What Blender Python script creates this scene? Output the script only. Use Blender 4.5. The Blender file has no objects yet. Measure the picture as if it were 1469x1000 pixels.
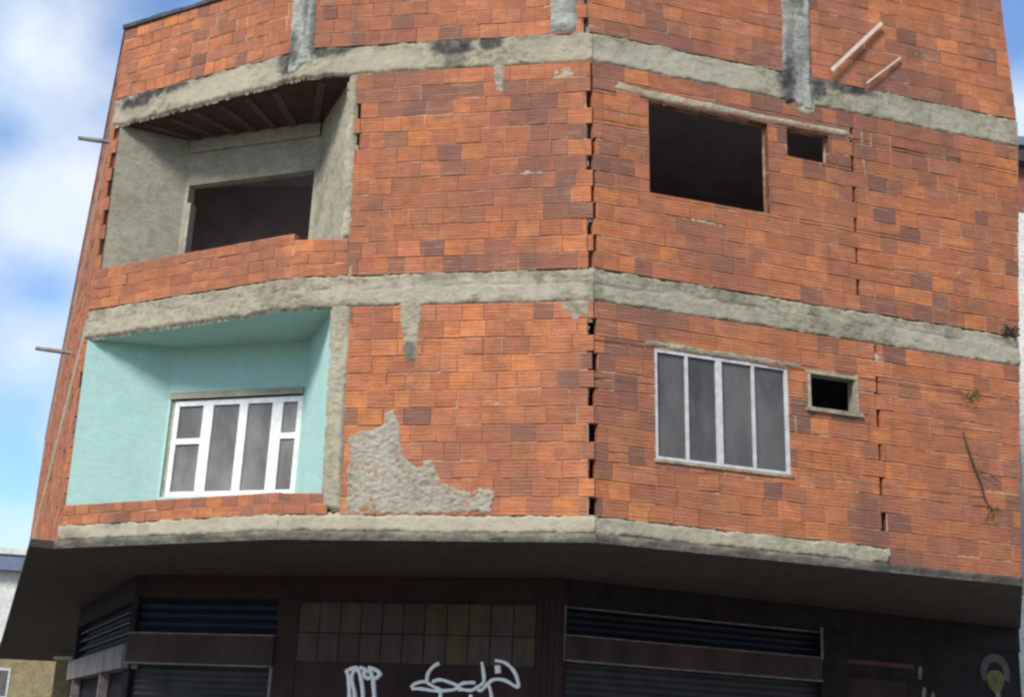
import bpy, math, random
from mathutils import Vector, noise
random.seed(7)
R = math.radians
H = 1.6                                   # eye height: the z values below are heights above the eye
sc = bpy.context.scene
COL = sc.collection

# ------------------------------------------------------------------ materials
def new_mat(name):
    m = bpy.data.materials.new(name); m.use_nodes = True
    nt = m.node_tree; b = nt.nodes['Principled BSDF']
    return m, nt, b
def nd(nt, t, **kw):
    n = nt.nodes.new(t)
    for k, v in kw.items():
        if k in n.inputs: n.inputs[k].default_value = v
        else: setattr(n, k, v)
    return n
def lk(nt, a, b): nt.links.new(a, b)
def mixc(nt, fac, a, b, mode='MIX'):
    n = nt.nodes.new('ShaderNodeMix'); n.data_type = 'RGBA'; n.blend_type = mode
    for sock, v in ((n.inputs[0], fac), (n.inputs[6], a), (n.inputs[7], b)):
        if hasattr(v, 'is_linked'): lk(nt, v, sock)
        elif isinstance(v, (int, float)): sock.default_value = v
        else: sock.default_value = (*v, 1)
    return n.outputs[2]
def mth(nt, op, a, b=0.0, c=None, clamp=False):
    n = nt.nodes.new('ShaderNodeMath'); n.operation = op; n.use_clamp = clamp
    for sock, v in ((n.inputs[0], a), (n.inputs[1], b)) + (((n.inputs[2], c),) if c is not None else ()):
        if hasattr(v, 'is_linked'): lk(nt, v, sock)
        else: sock.default_value = v
    return n.outputs[0]
def ramp(nt, fac, stops):
    n = nt.nodes.new('ShaderNodeValToRGB'); e = n.color_ramp.elements
    while len(e) < len(stops): e.new(0.5)
    for el, (p, c) in zip(e, stops):
        el.position = p; el.color = (*c, 1) if not isinstance(c, (int, float)) else (c, c, c, 1)
    lk(nt, fac, n.inputs[0]); return n.outputs[0]
def objco(nt): return nt.nodes.new('ShaderNodeTexCoord').outputs['Object']
def noisefac(nt, scale, detail=4, rough=.6, vec=None, stretch=None):
    v = vec or objco(nt)
    if stretch:
        mp = nd(nt, 'ShaderNodeMapping'); mp.inputs['Scale'].default_value = stretch
        lk(nt, v, mp.inputs['Vector']); v = mp.outputs[0]
    n = nd(nt, 'ShaderNodeTexNoise', Scale=scale, Detail=detail, Roughness=rough)
    lk(nt, v, n.inputs['Vector']); return n.outputs['Fac']
def bump(nt, b, h, strength, dist):
    n = nd(nt, 'ShaderNodeBump', Strength=strength, Distance=dist)
    lk(nt, h, n.inputs['Height']); lk(nt, n.outputs[0], b.inputs['Normal'])

def brick_mat(name, vertical=False, shift=(1, 1, 1)):
    m, nt, b = new_mat(name)
    at = nd(nt, 'ShaderNodeAttribute', attribute_name='tint')
    sp = nd(nt, 'ShaderNodeSeparateColor'); lk(nt, at.outputs['Color'], sp.inputs[0])
    S = lambda c: tuple(a * b_ for a, b_ in zip(c, shift))
    base = ramp(nt, sp.outputs[0], [(0, S((.33, .124, .058))), (.16, S((.49, .172, .050))), (.30, S((.41, .150, .066))), (.45, S((.57, .208, .050))),
                                    (.58, S((.46, .168, .066))), (.72, S((.62, .232, .054))), (.86, S((.50, .178, .058))), (1, S((.52, .215, .105)))])
    co = objco(nt)
    n1 = noisefac(nt, 9, 5, .65, co)
    base = mixc(nt, mth(nt, 'MULTIPLY', ramp(nt, n1, [(.35, 0.0), (.75, 1.0)]), .55), base, (.23, .085, .052))
    # fire-darkened bricks
    base = mixc(nt, sp.outputs[1], base, (.150, .084, .070))
    stk = noisefac(nt, 2.6, 5, .7, co, (1, 1, 9))
    base = mixc(nt, mth(nt, 'MULTIPLY', ramp(nt, stk, [(.46, 0.0), (.66, 1.0)]), .55), base, (.23, .085, .045))
    stk2 = noisefac(nt, 2.6, 5, .7, objco(nt), (1.1, 1.1, 17))
    base = mixc(nt, mth(nt, 'MULTIPLY', ramp(nt, stk2, [(.53, 0.0), (.68, 1.0)]), .5), base, (.60, .33, .185))
    # cement smeared over the brick faces
    n2 = noisefac(nt, 4.2, 8, .75, co, (1, 1, 2.6))
    vr = nd(nt, 'ShaderNodeHueSaturation'); vr.inputs['Hue'].default_value = .5
    lk(nt, mth(nt, 'MULTIPLY_ADD', sp.outputs[2], .24, .90), vr.inputs['Value']); lk(nt, base, vr.inputs['Color']); base = vr.outputs[0]
    haze = mth(nt, 'MULTIPLY', ramp(nt, n2, [(.48, 0.0), (.80, 1.0)]), mth(nt, 'MULTIPLY_ADD', sp.outputs[2], .42, .16))
    base = mixc(nt, haze, base, (.42, .21, .115))
    n7 = noisefac(nt, 2.1, 5, .6, co, (1, 1, 1.9))
    base = mixc(nt, mth(nt, 'MULTIPLY', ramp(nt, n7, [(.50, 0.0), (.66, 1.0)]), .42), base, (.24, .110, .070))
    n3 = noisefac(nt, .55, 3, .55, co)
    base = mixc(nt, mth(nt, 'MULTIPLY', ramp(nt, n3, [(.47, 0.0), (.66, 1.0)]), .5), base, (.20, .088, .062))
    n8 = noisefac(nt, 1.5, 6, .65, co, (1.2, 1.2, .4))
    base = mixc(nt, mth(nt, 'MULTIPLY', ramp(nt, n8, [(.54, 0.0), (.70, 1.0)]), mth(nt, 'MULTIPLY_ADD', n1, .5, .2)), base, (.115, .072, .058))
    n4 = noisefac(nt, 55, 3, .7, co)
    base = mixc(nt, mth(nt, 'MULTIPLY', ramp(nt, n4, [(.55, 0.0), (.75, 1.0)]), .5), base, (.13, .05, .03))
    uv = nd(nt, 'ShaderNodeUVMap', uv_map='UVMap')
    su = nd(nt, 'ShaderNodeSeparateXYZ'); lk(nt, uv.outputs[0], su.inputs[0])
    if vertical: ribc = mth(nt, 'MULTIPLY', su.outputs[0], 2 * math.pi / .034)
    else: ribc = mth(nt, 'MULTIPLY', su.outputs[1], 2 * math.pi * 5)
    rib = mth(nt, 'COSINE', ribc)
    groove0 = ramp(nt, mth(nt, 'MULTIPLY_ADD', rib, .5, .5), [(.62, 0.0), (.95, 1.0)])
    groove = mth(nt, 'MULTIPLY', groove0, ramp(nt, noisefac(nt, 5.5, 4, .65, co, (1, 1, 2)), [(.36, .05), (.62, 1.0)]))
    base = mixc(nt, mth(nt, 'MULTIPLY', groove, mth(nt, 'MULTIPLY', n1, .75)), base, (.15, .05, .03))
    lk(nt, base, b.inputs['Base Color'])
    b.inputs['Roughness'].default_value = .9; b.inputs['Specular IOR Level'].default_value = .2
    hgt = mth(nt, 'ADD', mth(nt, 'MULTIPLY', groove, -.6), mth(nt, 'MULTIPLY', noisefac(nt, 38, 5, .7, co), 1.2))
    bump(nt, b, hgt, .8, .008)
    return m

def concrete_mat(name, stops, dark=(.05, .05, .048), dscale=1.6, damt=.5, rough=.92, bumpd=.012, green=.35, stretch=(1, 1, .3), speck=.45):
    m, nt, b = new_mat(name); co = objco(nt)
    n1 = noisefac(nt, 2.3, 7, .68, co)
    base = ramp(nt, n1, stops)
    n5 = noisefac(nt, 1.1, 4, .6, co)
    base = mixc(nt, mth(nt, 'MULTIPLY', ramp(nt, n5, [(.45, 0.0), (.65, 1.0)]), green), base, (.29, .275, .18))
    n6 = noisefac(nt, 9, 8, .8, co, (1, 1, 2.2))
    base = mixc(nt, mth(nt, 'MULTIPLY', ramp(nt, n6, [(.47, 0.0), (.62, 1.0)]), min(.72, damt * 1.3)), base, tuple(c * (.45 if speck > .2 else .8) for c in stops[0][1]))
    n2 = noisefac(nt, dscale, 6, .7, co, stretch)
    base = mixc(nt, mth(nt, 'MULTIPLY', ramp(nt, n2, [(.54, 0.0), (.74, 1.0)]), damt), base, dark)
    n3 = noisefac(nt, 42, 4, .7, co)
    base = mixc(nt, mth(nt, 'MULTIPLY', ramp(nt, n3, [(.52, 0.0), (.75, 1.0)]), speck), base, (.10, .095, .08))
    at = nd(nt, 'ShaderNodeAttribute', attribute_name='tint')
    sp = nd(nt, 'ShaderNodeSeparateColor'); lk(nt, at.outputs['Color'], sp.inputs[0])
    st = mth(nt, 'MULTIPLY', sp.outputs[0], ramp(nt, noisefac(nt, 7, 5, .7, co), [(.3, .55), (.55, 1.0)]))
    base = mixc(nt, st, base, (.035, .035, .036))
    base = mixc(nt, mth(nt, 'MULTIPLY', sp.outputs[1], .75), base, (.40, .345, .245))
    base = mixc(nt, mth(nt, 'MULTIPLY', sp.outputs[2], .6), base, (.44, .40, .30))
    lk(nt, base, b.inputs['Base Color'])
    b.inputs['Roughness'].default_value = rough; b.inputs['Specular IOR Level'].default_value = .2
    h = mth(nt, 'ADD', noisefac(nt, 26, 6, .75, co), mth(nt, 'MULTIPLY', noisefac(nt, 6, 4, .6, co), 1.5))
    bump(nt, b, h, .7, bumpd)
    return m

def plain_mat(name, c1, c2, scale=3, rough=.7, stretch=None, bumpd=0, spec=.3, metal=0, lo=.35, hi=.7):
    m, nt, b = new_mat(name); co = objco(nt)
    n = noisefac(nt, scale, 6, .65, co, stretch)
    lk(nt, ramp(nt, n, [(lo, c1), (hi, c2)]), b.inputs['Base Color'])
    b.inputs['Roughness'].default_value = rough; b.inputs['Specular IOR Level'].default_value = spec
    b.inputs['Metallic'].default_value = metal
    if bumpd: bump(nt, b, noisefac(nt, scale * 7, 5, .7, co), .7, bumpd)
    return m

def glass_mat(name, c1, c2, rough=.16):
    m, nt, b = new_mat(name); co = objco(nt)
    n = noisefac(nt, 2.2, 5, .6, co, (1, 1, .45))
    base = ramp(nt, n, [(.36, c1), (.64, c2)])
    uv = nd(nt, 'ShaderNodeUVMap', uv_map='UVMap')
    su = nd(nt, 'ShaderNodeSeparateXYZ'); lk(nt, uv.outputs[0], su.inputs[0])
    w = mth(nt, 'SINE', mth(nt, 'MULTIPLY', su.outputs[0], 2 * math.pi / .035))
    lk(nt, base, b.inputs['Base Color'])
    b.inputs['Roughness'].default_value = rough; b.inputs['Specular IOR Level'].default_value = .3
    bump(nt, b, w, .3, .004)
    return m

MAT = {}
MAT['brick'] = brick_mat('hollow_clay_brick', shift=(1.07, .95, 1.14))
MAT['brick_rough'] = brick_mat('rough_hollow_brick', vertical=True, shift=(1.10, .96, 1.12))
MAT['mortar'] = plain_mat('joint_mortar', (.22, .09, .05), (.50, .30, .19), 5, .95, bumpd=.01, lo=.38, hi=.62)
CST = [(.25, (.15, .130, .092)), (.42, (.285, .25, .175)), (.56, (.385, .335, .235)), (.75, (.25, .225, .165))]
MAT['concrete'] = concrete_mat('raw_concrete', CST, damt=.7)
MAT['concrete_pale'] = concrete_mat('pale_mortar', [(.25, (.24, .21, .145)), (.45, (.36, .315, .22)), (.62, (.43, .38, .27)), (.8, (.30, .275, .20))], damt=.45, green=.2)
MAT['patch_mortar'] = concrete_mat('thrown_mortar', [(.25, (.22, .195, .145)), (.45, (.33, .29, .22)), (.62, (.40, .355, .275)), (.8, (.28, .255, .20))], damt=.4, green=.12, bumpd=.02)
MAT['concrete_blue'] = concrete_mat('grey_column_concrete', [(.25, (.15, .148, .125)), (.45, (.28, .275, .235)), (.62, (.40, .395, .345)), (.8, (.22, .215, .18))], damt=.7, green=.1)
MAT['cement_render'] = concrete_mat('grey_cement_render', [(.25, (.24, .215, .16)), (.45, (.33, .30, .22)), (.65, (.41, .375, .275)), (.8, (.29, .27, .20))], damt=.3, green=.12)
MAT['soffit'] = concrete_mat('dark_concrete', [(.25, (.044, .036, .032)), (.45, (.057, .046, .040)), (.65, (.072, .057, .048)), (.8, (.050, .041, .036))], dark=(.035, .032, .03), damt=.5, green=0, stretch=(1, 1, 1))  # low dark base tone for the canopy slab
MAT['teal'] = concrete_mat('teal_paint', [(.25, (.33, .50, .455)), (.42, (.38, .555, .51)), (.56, (.35, .54, .475)), (.75, (.42, .57, .53))], dark=(.24, .36, .34), damt=.3, green=0, bumpd=.003, speck=.1)
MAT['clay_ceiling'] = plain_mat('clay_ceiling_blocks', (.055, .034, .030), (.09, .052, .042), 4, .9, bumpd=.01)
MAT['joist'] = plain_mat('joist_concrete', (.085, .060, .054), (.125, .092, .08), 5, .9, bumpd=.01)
MAT['interior'] = plain_mat('dark_room_plaster', (.34, .30, .31), (.48, .43, .43), 2, .95)
MAT['white_frame'] = plain_mat('white_painted_metal', (.58, .57, .54), (.80, .80, .78), 9, .45, spec=.4)
MAT['grey_frame'] = plain_mat('weathered_aluminium', (.40, .385, .375), (.60, .585, .57), 9, .45, spec=.5)
MAT['glass_warm'] = glass_mat('reeded_obscure_glass', (.11, .10, .088), (.22, .20, .18), .2)
MAT['glass_dark'] = glass_mat('dark_reeded_glass', (.055, .047, .045), (.115, .10, .092), .18)
MAT['coping'] = plain_mat('dark_coping', (.03, .035, .045), (.09, .095, .105), 5, .9, bumpd=.01)
MAT['wood'] = plain_mat('fresh_sawn_wood', (.54, .43, .33), (.70, .60, .48), 7, .8, (1, 1, 1))
MAT['wood_grey'] = plain_mat('weathered_wood', (.14, .13, .12), (.30, .28, .25), 7, .85)
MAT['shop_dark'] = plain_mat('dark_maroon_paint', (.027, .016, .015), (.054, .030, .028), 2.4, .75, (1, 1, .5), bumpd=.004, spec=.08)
MAT['shop_black'] = plain_mat('dark_lintel', (.016, .013, .014), (.030, .024, .024), 2.4, .85, bumpd=.004, spec=.08)  # near-black base tone for shop walls and pillars, also on the hole discs
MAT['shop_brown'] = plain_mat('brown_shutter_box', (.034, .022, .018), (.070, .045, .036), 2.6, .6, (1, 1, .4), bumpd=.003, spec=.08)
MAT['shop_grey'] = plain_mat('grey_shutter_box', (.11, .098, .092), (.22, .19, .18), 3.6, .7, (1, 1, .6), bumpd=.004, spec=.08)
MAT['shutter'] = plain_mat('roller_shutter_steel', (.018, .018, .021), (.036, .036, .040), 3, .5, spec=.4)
MAT['louvre'] = plain_mat('blue_black_louvre', (.010, .013, .024), (.022, .026, .042), 3, .5)
MAT['trim_light'] = plain_mat('worn_light_trim', (.11, .088, .08), (.26, .21, .19), 8, .6, spec=.08)
MAT['graffiti'] = plain_mat('white_spray_paint', (.80, .79, .76), (.92, .91, .88), 14, .6)
MAT['weed_leaf'] = plain_mat('weed_leaf', (.03, .045, .018), (.06, .075, .03), 20, .7)
MAT['weed_dry'] = plain_mat('dry_weed_leaf', (.15, .12, .045), (.22, .18, .07), 20, .8)
MAT['stem'] = plain_mat('dead_stem', (.030, .020, .016), (.07, .05, .04), 20, .9)
MAT['asphalt'] = plain_mat('dusty_street', (.135, .122, .105), (.19, .172, .148), 4, .9, bumpd=.01)
MAT['pavement'] = concrete_mat('pavement_concrete', [(.25, (.22, .205, .175)), (.45, (.29, .27, .23)), (.65, (.34, .315, .27)), (.8, (.26, .24, .205))])
MAT['house_white'] = concrete_mat('stained_white_render', [(.25, (.50, .49, .44)), (.45, (.66, .64, .57)), (.65, (.74, .72, .66)), (.8, (.60, .57, .48))], dark=(.25, .23, .18), damt=.45, green=0)
MAT['house_cream'] = concrete_mat('stained_cream_render', [(.25, (.15, .11, .05)), (.45, (.27, .205, .10)), (.65, (.34, .27, .15)), (.8, (.20, .15, .07))], dark=(.10, .085, .06), dscale=1.2, damt=.7, green=.2)
MAT['house_slate'] = plain_mat('slate_blue_metal', (.10, .13, .18), (.16, .19, .25), 2, .6)
MAT['red_wash'] = plain_mat('faded_red_wash', (.20, .055, .04), (.34, .12, .09), 3, .9)
MAT['emblem_yellow'] = plain_mat('faded_yellow_paint', (.06, .052, .014), (.17, .14, .035), 8, .7)
MAT['emblem_grey'] = plain_mat('faded_grey_paint', (.045, .037, .034), (.09, .078, .07), 10, .7)

def tile_mat():
    m, nt, b = new_mat('grimy_wall_tile'); co = objco(nt)
    at = nd(nt, 'ShaderNodeAttribute', attribute_name='tint')
    sp = nd(nt, 'ShaderNodeSeparateColor'); lk(nt, at.outputs['Color'], sp.inputs[0])
    base = ramp(nt, sp.outputs[0], [(0, (.072, .048, .040)), (.3, (.086, .058, .050)), (.55, (.082, .066, .036)), (.75, (.060, .042, .035)), (1, (.100, .074, .062))])
    n = noisefac(nt, 5, 6, .7, co, (1, 1, .4))
    base = mixc(nt, mth(nt, 'MULTIPLY', ramp(nt, n, [(.42, 0.0), (.68, 1.0)]), .65), base, (.036, .028, .026))
    lk(nt, base, b.inputs['Base Color'])
    b.inputs['Roughness'].default_value = .8; b.inputs['Specular IOR Level'].default_value = .08
    return m
MAT['tile'] = tile_mat()

# ------------------------------------------------------------------ mesh builder
class MB:
    def __init__(s): s.v = []; s.f = []; s.uv = []; s.vt = {}; s.ft = []
    def vert(s, p, t=None):
        s.v.append((p[0], p[1], p[2] + H))
        if t is not None: s.vt[len(s.v) - 1] = t
        return len(s.v) - 1
    def face(s, idx, uv=None, t=None): s.f.append(tuple(idx)); s.uv.append(uv); s.ft.append(t)
    def poly(s, pts, uv=None, t=None): s.face([s.vert(p) for p in pts], uv, t)
    def hexa(s, a, b):                        # a, b: two rings of four points, a the front
        i = [s.vert(p) for p in a]; j = [s.vert(p) for p in b]
        s.face(i, [(0, 0), (1, 0), (1, 1), (0, 1)]); s.face(j[::-1])
        for k in range(4): s.face((i[k], j[k], j[(k + 1) % 4], i[(k + 1) % 4]))
    def prism(s, pts, z0, z1):
        n = len(pts)
        i = [s.vert((x, y, z0)) for x, y in pts]; j = [s.vert((x, y, z1)) for x, y in pts]
        s.face(i[::-1]); s.face(j)
        for k in range(n): s.face((i[k], i[(k + 1) % n], j[(k + 1) % n], j[k]))
    def box(s, fn, s0, s1, z0, z1, d0, d1):   # a box on a facade: d1 is the outer face
        s.hexa([fn(s0, z0, d1), fn(s1, z0, d1), fn(s1, z1, d1), fn(s0, z1, d1)],
               [fn(s0, z0, d0), fn(s1, z0, d0), fn(s1, z1, d0), fn(s0, z1, d0)])
        q = [(0, 0), (s1 - s0, 0), (s1 - s0, z1 - z0), (0, z1 - z0)]
        s.uv[-6] = q
    def tube(s, pts, r, n=6, flat=None):
        pts = [Vector(p) for p in pts]; rings = []
        for k, p in enumerate(pts):
            d = (pts[min(k + 1, len(pts) - 1)] - pts[max(k - 1, 0)]).normalized()
            up = Vector((0, 0, 1)) if abs(d.z) < .9 else Vector((1, 0, 0))
            a = d.cross(up).normalized(); c = a.cross(d)
            rr = r[k] if isinstance(r, (list, tuple)) else r
            rings.append([s.vert(p + a * rr * math.cos(q * 2 * math.pi / n) + c * rr * math.sin(q * 2 * math.pi / n)) for q in range(n)])
        for a, b in zip(rings, rings[1:]):
            for q in range(n): s.face((a[q], a[(q + 1) % n], b[(q + 1) % n], b[q]))
        s.face(rings[0][::-1]); s.face(rings[-1])
    def build(s, name, mat, parent=None, smooth=False, label=None):
        me = bpy.data.meshes.new(name); me.from_pydata(s.v, [], s.f)
        me.uv_layers.new(name='UVMap'); me.color_attributes.new('tint', 'FLOAT_COLOR', 'CORNER')
        ul = me.uv_layers['UVMap']; ca = me.color_attributes['tint']
        for p, uv, ft in zip(me.polygons, s.uv, s.ft):
            p.use_smooth = smooth
            for k, li in enumerate(p.loop_indices):
                if uv: ul.data[li].uv = uv[k]
                t = ft or s.vt.get(me.loops[li].vertex_index) or (0, 0, 0)
                ca.data[li].color = (*t, 1)
        me.materials.append(MAT[mat] if isinstance(mat, str) else mat)
        o = bpy.data.objects.new(name, me); COL.objects.link(o)
        if parent:
            o.parent = parent; o.matrix_parent_inverse = parent.matrix_basis.inverted()
        if label: o['label'] = label
        return o

def empty(name, loc, label, cat, group=None):
    o = bpy.data.objects.new(name, None); o.empty_display_size = .3; o.location = loc; COL.objects.link(o)
    o['label'] = label; o['category'] = cat
    if group: o['group'] = group
    return o
def tag(o, label=None, cat=None, group=None, kind=None):
    for k, v in (('label', label), ('category', cat), ('group', group), ('kind', kind)):
        if v: o[k] = v
    return o

# ------------------------------------------------------------------ the plan of the building
Z = dict(T1=8.336, T2=7.942, M1=5.293, M2=4.898, B1=2.448, B2=2.255, S=2.155)
CORN = {'F': (-15.74, 44.30, 0, 0), 'L': (-5.558, 16.623, -.008, -.016), 'K': (-2.549, 14.938, -.039, -.011),
        'C': (.976, 14.061, -.033, .013), 'R': (6.524, 15.922, .005, -.010)}
def corner(k, z):
    x, y, a, b = CORN[k]; h = z - Z['B1']; return x + a * h, y + b * h
class Facade:
    def __init__(s, a, b):
        s.a, s.b = a, b
        dx, dy = CORN[b][0] - CORN[a][0], CORN[b][1] - CORN[a][1]
        s.L = math.hypot(dx, dy); s.n = (dy / s.L, -dx / s.L)
    def __call__(s, u, z, d=0.0):
        A = corner(s.a, z); B = corner(s.b, z); t = u / s.L
        return (A[0] + (B[0] - A[0]) * t + s.n[0] * d, A[1] + (B[1] - A[1]) * t + s.n[1] * d, z)
class Plane(Facade):
    def __init__(s, A, B):
        s.A, s.B = A, B; dx, dy = B[0] - A[0], B[1] - A[1]
        s.L = math.hypot(dx, dy); s.n = (dy / s.L, -dx / s.L)
    def __call__(s, u, z, d=0.0):
        t = u / s.L
        return (s.A[0] + (s.B[0] - s.A[0]) * t + s.n[0] * d, s.A[1] + (s.B[1] - s.A[1]) * t + s.n[1] * d, z)
def RE(z): return 5.851 - (.062 * max(0, T2_ - z) if z < T2_ else .075 * max(0, z - T2_ - .4))
T2_ = Z['T2']
FL, FM, FR, FS = Facade('L', 'K'), Facade('K', 'C'), Facade('C', 'R'), Facade('F', 'L')
G0, G1, G2, G3 = (-7.7, 24.75), (-5.18, 19.01), (.725, 17.06), (7.98, 20.536)
GL, GM, GR = Plane(G0, G1), Plane(G1, G2), Plane(G2, G3)
ns = lambda x, y, z, k=1.0: noise.noise((x * k, y * k, z * k))
def fbm(x, y, z): return noise.fractal((x, y, z), 1.0, 2.0, 4)
def sstep(a, b, x):
    t = min(1, max(0, (x - a) / (b - a))); return t * t * (3 - 2 * t)

bld = empty('brick_building', (0, 15.5, 0), 'unfinished red hollow-brick building with concrete bands, two balconies and dark shops below', 'building')

# ------------------------------------------------------------------ brick walls: every brick is modelled, one mesh per wall
def brick_panel(fn, s0, s1, z0, z1, holes=(), pitch=.2, lens=(.24, .29, .29, .32, .2), mat='brick', seed=0, gaps=(), dark=.06,
                rag0=0.0, rag1=0.0, joint=.008, haze=.5, label=None, tone=(0.0, 1.0), back=True, depth=.09, s1f=None):
    """gaps: (s, width, za, zb, parity) hollow joints left open in every second course"""
    rnd = random.Random(seed); mb = MB()
    n = max(1, round((z1 - z0) / pitch)); ph = (z1 - z0) / n
    for c in range(n):
        za, zb = z0 + c * ph, z0 + (c + 1) * ph
        r0, r1 = rag0 * rnd.choice((.2, .7, 1, 1, 1.3)), rag1 * rnd.choice((.3, .8, 1, 1, 1.15))
        a, b = s0 + (r0 if c % 2 else 0), s1 - (r1 if c % 2 == 0 else 0)
        if s1f: b = s1f((za + zb) / 2) - (rag1 if c % 2 == 0 else 0)
        cuts = []
        for gs, gw, ga, gb, par in gaps:
            if ga <= (za + zb) / 2 <= gb and c % 2 == par and rnd.random() < .92:
                w_ = gw * rnd.uniform(.7, 1.15); cuts.append((gs - w_ / 2, gs + w_ / 2))
        zs = [za, zb]
        for h in holes:
            for hz in (h[2], h[3]):
                if za + .03 < hz < zb - .03: zs.append(hz)
        zs.sort(); x = s0 - rnd.uniform(0, .25); bricks = []
        while x < b:
            l = rnd.choice(lens) * rnd.uniform(.95, 1.05); bricks.append((x, x + l)); x += l
        bow = rnd.uniform(-.007, .007); ph0 = rnd.uniform(0, 6)
        for bi, (xa, xb) in enumerate(bricks):
            tilt = rnd.gauss(0, .003)
            xm = (xa + xb) / 2
            p = fn(xm, za)
            patch = ns(p[0] + 11, p[1], p[2], .8)
            dk = (rnd.uniform(.45, .95) if rnd.random() < dark * max(.25, 1 + 4.5 * patch) * (1.9 if min(abs(T2 - za), abs(M2 - za)) < .45 else 1) else rnd.uniform(0, .22) ** 1.5 * 2)
            t = (tone[0] + (tone[1] - tone[0]) * min(1, max(0, rnd.random() * .85 + .15 * (patch + .5))), min(1, dk), rnd.random() * haze * 2)
            dd = min(.006, max(-.001, rnd.gauss(.001, .0025)))
            tz = rnd.gauss(0, .0045); jl = joint * rnd.uniform(.2, 1.4) + (.014 if rnd.random() < .06 else 0)
            for za2, zb2 in zip(zs, zs[1:]):
                iv = [(max(xa + jl / 2, a), min(xb - jl / 2, b))]
                for h in holes:
                    if h[2] < zb2 - .01 and h[3] > za2 + .01:
                        iv = [w for q in iv for w in ((q[0], min(q[1], h[0])), (max(q[0], h[1]), q[1]))]
                for g in cuts: iv = [w for q in iv for w in ((q[0], min(q[1], g[0])), (max(q[0], g[1]), q[1]))]
                for u0, u1 in iv:
                    if u1 - u0 < .025: continue
                    w = bow * math.sin(xm * 3 + ph0)
                    lo, hi = za2 + joint * .5 + w + tz, zb2 - joint * .5 + w - tz * .5
                    e = .0025
                    o = [fn(u0, lo, dd - e), fn(u1, lo + tz, dd - e), fn(u1, hi + tz, dd - e), fn(u0, hi, dd - e)]
                    i_ = [fn(u0 + e, lo + e, dd + max(0, tilt)), fn(u1 - e, lo + e + tz, dd + max(0, -tilt)), fn(u1 - e, hi - e + tz, dd + max(0, -tilt)), fn(u0 + e, hi - e, dd + max(0, tilt))]
                    k = [fn(u0, lo, -depth), fn(u1, lo, -depth), fn(u1, hi, -depth), fn(u0, hi, -depth)]
                    O = [mb.vert(q) for q in o]; I = [mb.vert(q) for q in i_]; K = [mb.vert(q) for q in k]
                    va, vb = (lo - za) / ph, (hi - za) / ph; x0 = u0 - xa; x1 = u1 - xa
                    uv = [(x0, va), (x1, va), (x1, vb), (x0, vb)]
                    mb.face(I, uv, t)
                    for q in range(4):
                        r = (q + 1) % 4
                        mb.face((O[q], O[r], I[r], I[q]), [uv[q], uv[r], uv[r], uv[q]], t)
                        mb.face((K[q], K[r], O[r], O[q]), [uv[q], uv[r], uv[r], uv[q]], t)
    w = mb.build('brick_wall', mat, bld, label=label)
    if back:
        m2 = MB(); hs = list(holes)
        for gs, gw, ga, gb, par in gaps: hs.append((gs - gw * .75, gs + gw * .75, max(ga, z0), min(gb, z1)))
        xs = sorted({s0 + rag0, s1 - rag1} | {min(max(v, s0 + rag0), s1 - rag1) for h in hs for v in h[:2]})
        zs = sorted({z0, z1} | {min(max(v, z0), z1) for h in hs for v in h[2:4]})
        for xa, xb in zip(xs, xs[1:]):
            for za, zb in zip(zs, zs[1:]):
                if xb - xa < 1e-4 or zb - za < 1e-4: continue
                cx, cz = (xa + xb) / 2, (za + zb) / 2
                if any(h[0] < cx < h[1] and h[2] < cz < h[3] for h in hs): continue
                if s1f:
                    e0, e1 = min(xb, s1f(za)), min(xb, s1f(zb))
                    N, Mz = max(1, int((xb - xa) / .4)), max(1, int((zb - za) / .4))
                    for k in range(N):
                        for q in range(Mz):
                            f0, f1, g0, g1 = k / N, (k + 1) / N, q / Mz, (q + 1) / Mz
                            X = lambda f, g: xa + ((e0 + (e1 - e0) * g) - xa) * f
                            Zv = lambda g: za + (zb - za) * g
                            m2.poly([fn(X(f0, g0), Zv(g0), -.005), fn(X(f1, g0), Zv(g0), -.005), fn(X(f1, g1), Zv(g1), -.005), fn(X(f0, g1), Zv(g1), -.005)])
                    continue
                nx, nz = max(1, int((xb - xa) / .45)), max(1, int((zb - za) / .45))
                for k in range(nx):
                    for r in range(nz):
                        p, q = xa + (xb - xa) * k / nx, xa + (xb - xa) * (k + 1) / nx
                        c0, c1 = za + (zb - za) * r / nz, za + (zb - za) * (r + 1) / nz
                        m2.poly([fn(p, c0, -.005), fn(q, c0, -.005), fn(q, c1, -.005), fn(p, c1, -.005)])
        m2.build('mortar_bed', 'mortar', w)
    return w

JU, JL = .655, .545                       # where the balcony jambs stand on the middle facade
T1, T2, M1, M2, B1, B2 = (Z[k] for k in ('T1', 'T2', 'M1', 'M2', 'B1', 'B2'))
WB = (.70, 2.255, 6.36, 7.575); WS = (2.51, 3.09, 7.18, 7.59)
VB = (.725, 2.41, 3.16, 4.44); VS = (2.672, 3.335, 3.985, 4.43)
# left facade
brick_panel(FL, 0, FL.L, T1, 9.42, mat='brick_rough', lens=(.19, .19, .24, .29), seed=1, dark=.08, haze=.6, joint=.016, tone=(.25, 1), pitch=.185)
brick_panel(FL, 0, FL.L, M1, 5.85, pitch=.14, lens=(.24, .29, .32), seed=2, dark=.02, tone=(.3, .9))
brick_panel(FL, .02, FL.L, B1, 2.70, pitch=.126, lens=(.29, .24), seed=3, dark=.1, tone=(.2, .8))
brick_panel(FL, 0, .12, 5.85, T2, lens=(.2,), seed=4, gaps=((.085, .09, 5.9, 7.9, 1),))
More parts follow.
